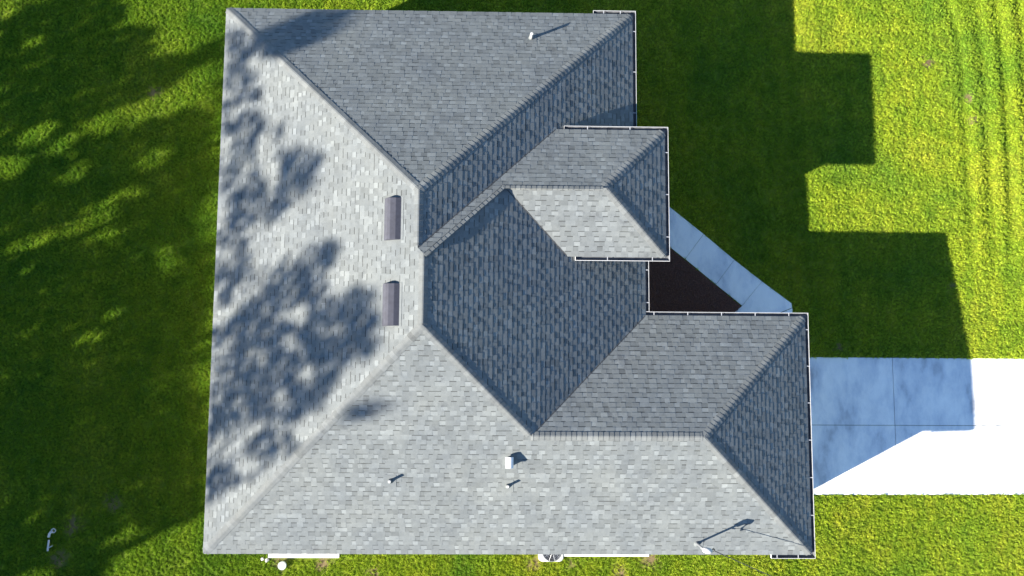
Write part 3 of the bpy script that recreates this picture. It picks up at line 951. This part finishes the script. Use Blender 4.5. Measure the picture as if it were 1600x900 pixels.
# shrub at the right edge
def leaf_quads(m, c, rx, ry, rz, n, size, flat=0.0):
    for _ in range(n):
        while True:
            p = Vector((rnd.uniform(-1, 1), rnd.uniform(-1, 1), rnd.uniform(-1, 1)))
            if p.length < 1: break
        q = Vector((c[0] + p.x * rx, c[1] + p.y * ry, c[2] + p.z * rz))
        nn = Vector((rnd.gauss(0, 1), rnd.gauss(0, 1), rnd.gauss(0, 1) + flat)).normalized()
        a = nn.orthogonal().normalized(); b = nn.cross(a); s = size * rnd.uniform(.6, 1.3)
        m.poly([q - a * s, q + b * s * .5 - a * s * .1, q + a * s, q - b * s * .5 - a * s * .1])
shx, shy = 17.25, 4.45; shz = float(terrain(shx, shy))
sb = empty('shrub', (shx, shy, shz)); top(sb, 'small dark shrub at the right edge of the front lawn', 'shrub')
m = MB()
for k in range(16):
    a = rnd.uniform(0, 6.28); r = rnd.uniform(0, .28)
    leaf_quads(m, (shx + r * math.cos(a), shy + r * math.sin(a), shz + rnd.uniform(.06, .2)), .12, .12, .1, 45, .03)
m.build('foliage', M_SHRUB, sb)
m = MB()
for k in range(6):
    a = rnd.uniform(0, 6.28); m.tube([(shx, shy, shz - .02), (shx + .18 * math.cos(a), shy + .18 * math.sin(a), shz + .2)], [.012, .005], 5)
m.build('stem', M_BARK, sb)

# ------------------------------------------------------------------ trees off to the south-west, whose shade dapples lawn and roof
from math import cos, sin
RC = cam.rotation_euler.to_matrix()
def proj(P):
    v = RC.transposed() @ (Vector(P) - CAM)
    return 800 - F_PX * v.x / v.z, 450 + F_PX * v.y / v.z
def land(q):
    """where the shadow of point q falls: roof west/south/north slopes or the lawn"""
    t2 = to_sun
    best = None
    for pl in (PW, PN, PS):
        # solve pl.z(x,y)=z along q - k*to_sun
        num = q.z - pl.z(q.x, q.y)
        den = t2.z - S * (pl.g.x * t2.x + pl.g.y * t2.y)
        if den <= 0: continue
        k = num / den
        if k <= 0: continue
        P = q - t2 * k
        if inside(pl.poly, np.array(P.x), np.array(P.y)): best = P; break
    if best is None:
        k = (q.z - .3) / t2.z; best = q - t2 * k
    return best
# shade map in photo pixels: (cx, cy, rx, ry, angle, strength) ; positive = shade, negative = gap
SH = [(130, 90, 150, 120, 0, 1), (60, 420, 110, 220, 0, 1), (200, 440, 150, 200, 0, 1), (120, 700, 170, 170, 0, 1), (250, 700, 110, 130, 0, 1),
      (40, 830, 110, 110, 0, 1), (290, 240, 70, 90, 0, 1), (60, 250, 120, 120, 0, 1), (170, 300, 140, 130, 0, 1), (120, 880, 60, 50, 0, 1), (280, 800, 60, 22, -20, .9),
      (335, 78, 55, 22, -35, 1), (265, 112, 60, 30, -20, 1),
      # roof shade
      (455, 55, 105, 24, -18, 1), (370, 130, 40, 50, 0, .8), (390, 200, 55, 60, 0, .7), (460, 265, 48, 40, -30, 1), (380, 290, 50, 70, 0, .7), (415, 320, 50, 34, -25, .8),
      (360, 410, 36, 70, 0, .8), (505, 400, 40, 26, -25, .7), (450, 440, 60, 36, -15, .8), (430, 520, 110, 66, 0, 1), (520, 530, 78, 62, 0, 1), (565, 500, 36, 60, 0, .9),
      (400, 610, 80, 60, -20, 1), (360, 640, 40, 60, 0, 1), (470, 620, 60, 36, -25, .9), (430, 690, 60, 28, -25, .7), (350, 740, 26, 34, 0, .8), (380, 745, 40, 14, -25, .6),
      (560, 645, 60, 9, -15, .8), (440, 575, 115, 75, -15, 1), (480, 480, 90, 40, -15, 1)]
GAP = [(305, 38, 62, 38, -30), (225, 18, 22, 22, 0), (55, 66, 18, 9, -20), (190, 180, 46, 11, -22), (155, 195, 18, 12, 0), (265, 165, 42, 13, -15), (320, 120, 26, 18, -20),
       (60, 210, 30, 14, -30), (100, 225, 22, 12, -30), (15, 260, 32, 16, -20), (120, 270, 22, 10, -30), (240, 248, 24, 14, -30), (20, 385, 34, 16, -25), (68, 372, 24, 14, -20), (115, 355, 18, 14, -30),
       (160, 330, 26, 18, -20), (160, 365, 22, 14, 0), (40, 415, 18, 6, -25), (205, 300, 22, 6, -15), (260, 405, 12, 22, 0), (178, 492, 16, 8, -30), (325, 553, 22, 12, 0), (148, 525, 16, 8, 0),
       (345, 225, 10, 18, 0), (352, 400, 14, 8, -30), (345, 495, 22, 13, -30), (350, 560, 14, 12, -30), (400, 555, 12, 8, -30), (455, 535, 12, 8, 0), (480, 585, 16, 9, -30), (440, 620, 12, 12, 0),
       (350, 705, 22, 14, -20), (390, 670, 30, 12, -25), (420, 250, 14, 40, -10), (420, 380, 40, 22, -25), (520, 518, 20, 8, -20), (430, 170, 20, 30, 0), (345, 320, 8, 16, 0), (540, 440, 34, 14, -25), (460, 490, 26, 8, -25),
       (560, 570, 24, 8, -20), (500, 660, 50, 16, -25), (60, 895, 30, 10, 0)]
def el(px, py, e):
    a = math.radians(e[4]); dx, dy = px - e[0], py - e[1]
    u = dx * cos(a) + dy * sin(a); v = -dx * sin(a) + dy * cos(a)
    return math.hypot(u / e[2], v / e[3])
def shade(px, py):
    s = 0
    for e in SH:
        d = el(px, py, e)
        if d < 1: s = max(s, e[5] * min(1, (1 - d) * (4 if px < 335 else 3.6)))
    if px > 170 and py > 895 - (px - 170) * .36 and px < 340: s = 0
    for e in GAP:
        a = (8, 2.5) if px < 335 else (3, 3)
        if el(px, py, (e[0], e[1], e[2] + a[0], e[3] + a[1], e[4])) < 1.0: s = 0
    return s
TREES = [(-29, -13.8), (-33, -10.6), (-28.5, -8.0), (-32.5, -4.6), (-28.5, -1.6), (-32.5, 2.4), (-29.5, 5.4)]
clumps = [[] for _ in TREES]; onlawn = [[] for _ in TREES]
def nearest(q):
    return min(range(len(TREES)), key=lambda i: math.hypot(q.x - TREES[i][0], q.y - TREES[i][1]))
px = -20.0
while px < 640:
    py = -30.0
    while py < 940:
        jx, jy = px + rnd.uniform(-7, 7), py + rnd.uniform(-7, 7)
        sgm = shade(max(2, jx), min(max(jy, 2), 898)) if jx < 640 else 0
        if rnd.random() < sgm:
            # ray through the pixel to roof or lawn
            v = RC @ Vector(((jx - 800) / F_PX, -(jy - 450) / F_PX, -1))
            hit = None
            for pl in (PW, PN, PS):
                den = v.z - S * (pl.g.x * v.x + pl.g.y * v.y)
                k = (pl.z(CAM.x, CAM.y) - CAM.z) / den
                P = CAM + v * k
                if inside(pl.poly, np.array(P.x), np.array(P.y)): hit = P
            if hit is None: hit = CAM + v * ((.3 - CAM.z) / v.z)
            # walk towards the sun to the tree belt
            hd = (hit.x + rnd.uniform(27.5, 34)) / cos(AZ)
            hd = max(hd, 9)
            Q = hit + Vector((SX, SY, math.tan(EL))) * hd
            clumps[nearest(Q)].append(Q); onlawn[nearest(Q)].append(jx < 335)
        py += 9
    px += 9
LEAFN = 0
for (tx, ty), cl, lf_ in zip(TREES, clumps, onlawn):
    t = empty('tree', (tx, ty, .2))
    tz = .2
    hs = sorted([c.z for c in cl]) or [8, 12]
    ztop = hs[-1]
    ztr = min(12.0, max(9.0, ztop - 4.5))
    lean = rnd.uniform(-.3, .3)
    tp = [Vector((tx + lean * math.sin(k * .9), ty + lean * math.cos(k * .7), tz - .2 + (ztr - tz + .2) * k / 9)) for k in range(10)]
    m = MB(); m.tube(tp, [.30 - .024 * k for k in range(10)], 10); m.build('trunk', M_BARK, t)
    m = MB()
    crown = MB()
    for i, c in enumerate(cl):
        leaf_quads(crown, c, *((.15, .15, .14, 20, .085) if lf_[i] else (.20, .20, .18, 24, .072)))
        if i % 22 == 0:
            k = min(8, max(2, int((c.z - 3 - tz) / (ztr - tz) * 9)))
            s0 = tp[k]; mid = s0.lerp(c, .5) + Vector((0, 0, .4))
            m.tube([s0, mid, c], [.05, .03, .01], 5)
    # fill round the trunk top so that each tree has a whole crown (shade falling outside the picture)
    nf = 0
    for _ in range(900):
        a = rnd.uniform(0, 6.28); r = 2.6 * math.sqrt(rnd.random())
        q = Vector((tx + r * cos(a), ty + r * sin(a), rnd.uniform(5.5, ztr + 1.2)))
        L_ = land(q); x_, y_ = proj(L_)
        if -30 < x_ < 1650 and -60 < y_ < 940: continue
        nf += 1
        if nf > 90: break
        leaf_quads(crown, q, .5, .5, .4, 30, .16)
    m.build('limbs', M_BARK, t)
    crown.build('crown', M_LEAF, t)
    LEAFN += len(crown.f)
names = ['broadleaf tree at the southern end of the front row west of the lawn', 'broadleaf tree at the southern end of the back row west of the lawn', 'second broadleaf tree from the south in the front row',
         'middle broadleaf tree of the back row west of the lawn', 'third broadleaf tree from the south in the front row', 'broadleaf tree at the northern end of the back row', 'broadleaf tree at the northern end of the front row']
for o, nm in zip([o for o in COL.objects if o.type == 'EMPTY' and o.name.split('.')[0] == 'tree'], names):
    put(o, nm, 'tree', 'trees west of the lawn')

# ------------------------------------------------------------------ grass
tuft_meshes = []
def tuft(seed, nb):
    r = random.Random(seed); v = []; f = []
    for _ in range(nb):
        a = r.uniform(0, 6.28); rr = .038 * math.sqrt(r.random()); x, y = rr * cos(a), rr * sin(a)
        h = r.uniform(.03, .06); la = r.uniform(0, 6.28); le = r.uniform(.005, .03); w = r.uniform(.004, .007)
        da = r.uniform(0, 3.14); wx, wy = w * cos(da), w * sin(da); lx, ly = le * cos(la), le * sin(la)
        n = len(v)
        v += [(x - wx, y - wy, -.01), (x + wx, y + wy, -.01), (x + wx * .8 + lx * .35, y + wy * .8 + ly * .35, h * .65), (x - wx * .8 + lx * .35, y - wy * .8 + ly * .35, h * .65), (x + lx, y + ly, h)]
        f += [[n, n + 1, n + 2, n + 3], [n + 3, n + 2, n + 4]]
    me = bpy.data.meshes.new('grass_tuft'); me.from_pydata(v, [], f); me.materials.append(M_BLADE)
    return bpy.data.objects.new('grass_tuft', me)
protos = [tuft(i, 17) for i in range(5)]

NT = 230000
px_ = nrg.uniform(-18.3, 18.3, NT); py_ = nrg.uniform(-7.3, 13.8, NT)
ox, oy = nrg.uniform(-25, 25, 150000), nrg.uniform(-13, 19, 150000)
om = (np.abs(ox) > 18.3) | (oy < -7.3) | (oy > 13.8)
px_ = np.concatenate([px_, ox[om]]); py_ = np.concatenate([py_, oy[om]]); NT = len(px_)
keep = ~((px_ > XL + OH) & (px_ < XB - OH) & (py_ > YS + OH) & (py_ < YT - OH))
keep &= ~((px_ > XB - OH - .1) & (px_ < XD - OH) & (py_ > YS + OH) & (py_ < YE - OH))
keep &= ~((px_ > DX0) & (py_ > DY0 - .0) & (py_ < DY1 + .0))
keep &= ~inside(bedp, px_, py_)
for q in slabs: keep &= ~inside(q, px_, py_)
keep &= ~((px_ > 2) & (px_ < 4.1) & (py_ > 1.5) & (py_ < 6.5))
for a, b, c, d in ((-7.68, -5.46, -5.71, -4.3), (1.6, 4.35, -5.60, -4.3), (.8, 1.64, -5.71, -4.3)):
    keep &= ~((px_ > a) & (px_ < b) & (py_ > c) & (py_ < d))
keep &= np.hypot(px_ + 7.22, py_ + 5.83) > .14
keep &= nrg.uniform(0, 1, NT) > barek(px_, py_) * .92
keep &= nrg.uniform(0, 1, NT) > .25 * (noise2(px_, py_, .9, 21) > .75)
px_, py_ = px_[keep], py_[keep]
pz_ = terrain(px_, py_)
me = bpy.data.meshes.new('grass'); me.vertices.add(len(px_))
me.vertices.foreach_set('co', np.stack([px_, py_, pz_], 1).ravel()); me.update()
grass = bpy.data.objects.new('grass', me); COL.objects.link(grass)
put(grass, 'short green grass blades covering the lawn round the house', 'grass', kind='stuff')
gn = bpy.data.node_groups.new('grass_scatter', 'GeometryNodeTree')
gn.interface.new_socket('Geometry', in_out='INPUT', socket_type='NodeSocketGeometry')
gn.interface.new_socket('Geometry', in_out='OUTPUT', socket_type='NodeSocketGeometry')
gi = gn.nodes.new('NodeGroupInput'); go = gn.nodes.new('NodeGroupOutput')
joinn = gn.nodes.new('GeometryNodeGeometryToInstance')
for ob in protos[::-1]:
    oi = gn.nodes.new('GeometryNodeObjectInfo'); oi.inputs['Object'].default_value = ob; oi.inputs['As Instance'].default_value = True
    gn.links.new(oi.outputs['Geometry'], joinn.inputs[0])
iop = gn.nodes.new('GeometryNodeInstanceOnPoints'); iop.inputs['Pick Instance'].default_value = True
rv = gn.nodes.new('FunctionNodeRandomValue'); rv.data_type = 'FLOAT_VECTOR'
rv.inputs[0].default_value = (-.12, -.12, 0); rv.inputs[1].default_value = (.12, .12, 6.283)
rs = gn.nodes.new('FunctionNodeRandomValue'); rs.data_type = 'FLOAT'; rs.inputs[2].default_value = .7; rs.inputs[3].default_value = 1.3
ri = gn.nodes.new('FunctionNodeRandomValue'); ri.data_type = 'INT'; ri.inputs[4].default_value = 0; ri.inputs[5].default_value = 4
gn.links.new(gi.outputs[0], iop.inputs['Points']); gn.links.new(joinn.outputs[0], iop.inputs['Instance'])
gn.links.new(rv.outputs[0], iop.inputs['Rotation']); gn.links.new(rs.outputs[1], iop.inputs['Scale']); gn.links.new(ri.outputs[2], iop.inputs['Instance Index'])
gn.links.new(iop.outputs[0], go.inputs[0])
md = grass.modifiers.new('scatter', 'NODES'); md.node_group = gn
print('tufts', len(px_), 'pieces', len(pieces), 'caps', len(caps), 'leaves', LEAFN)
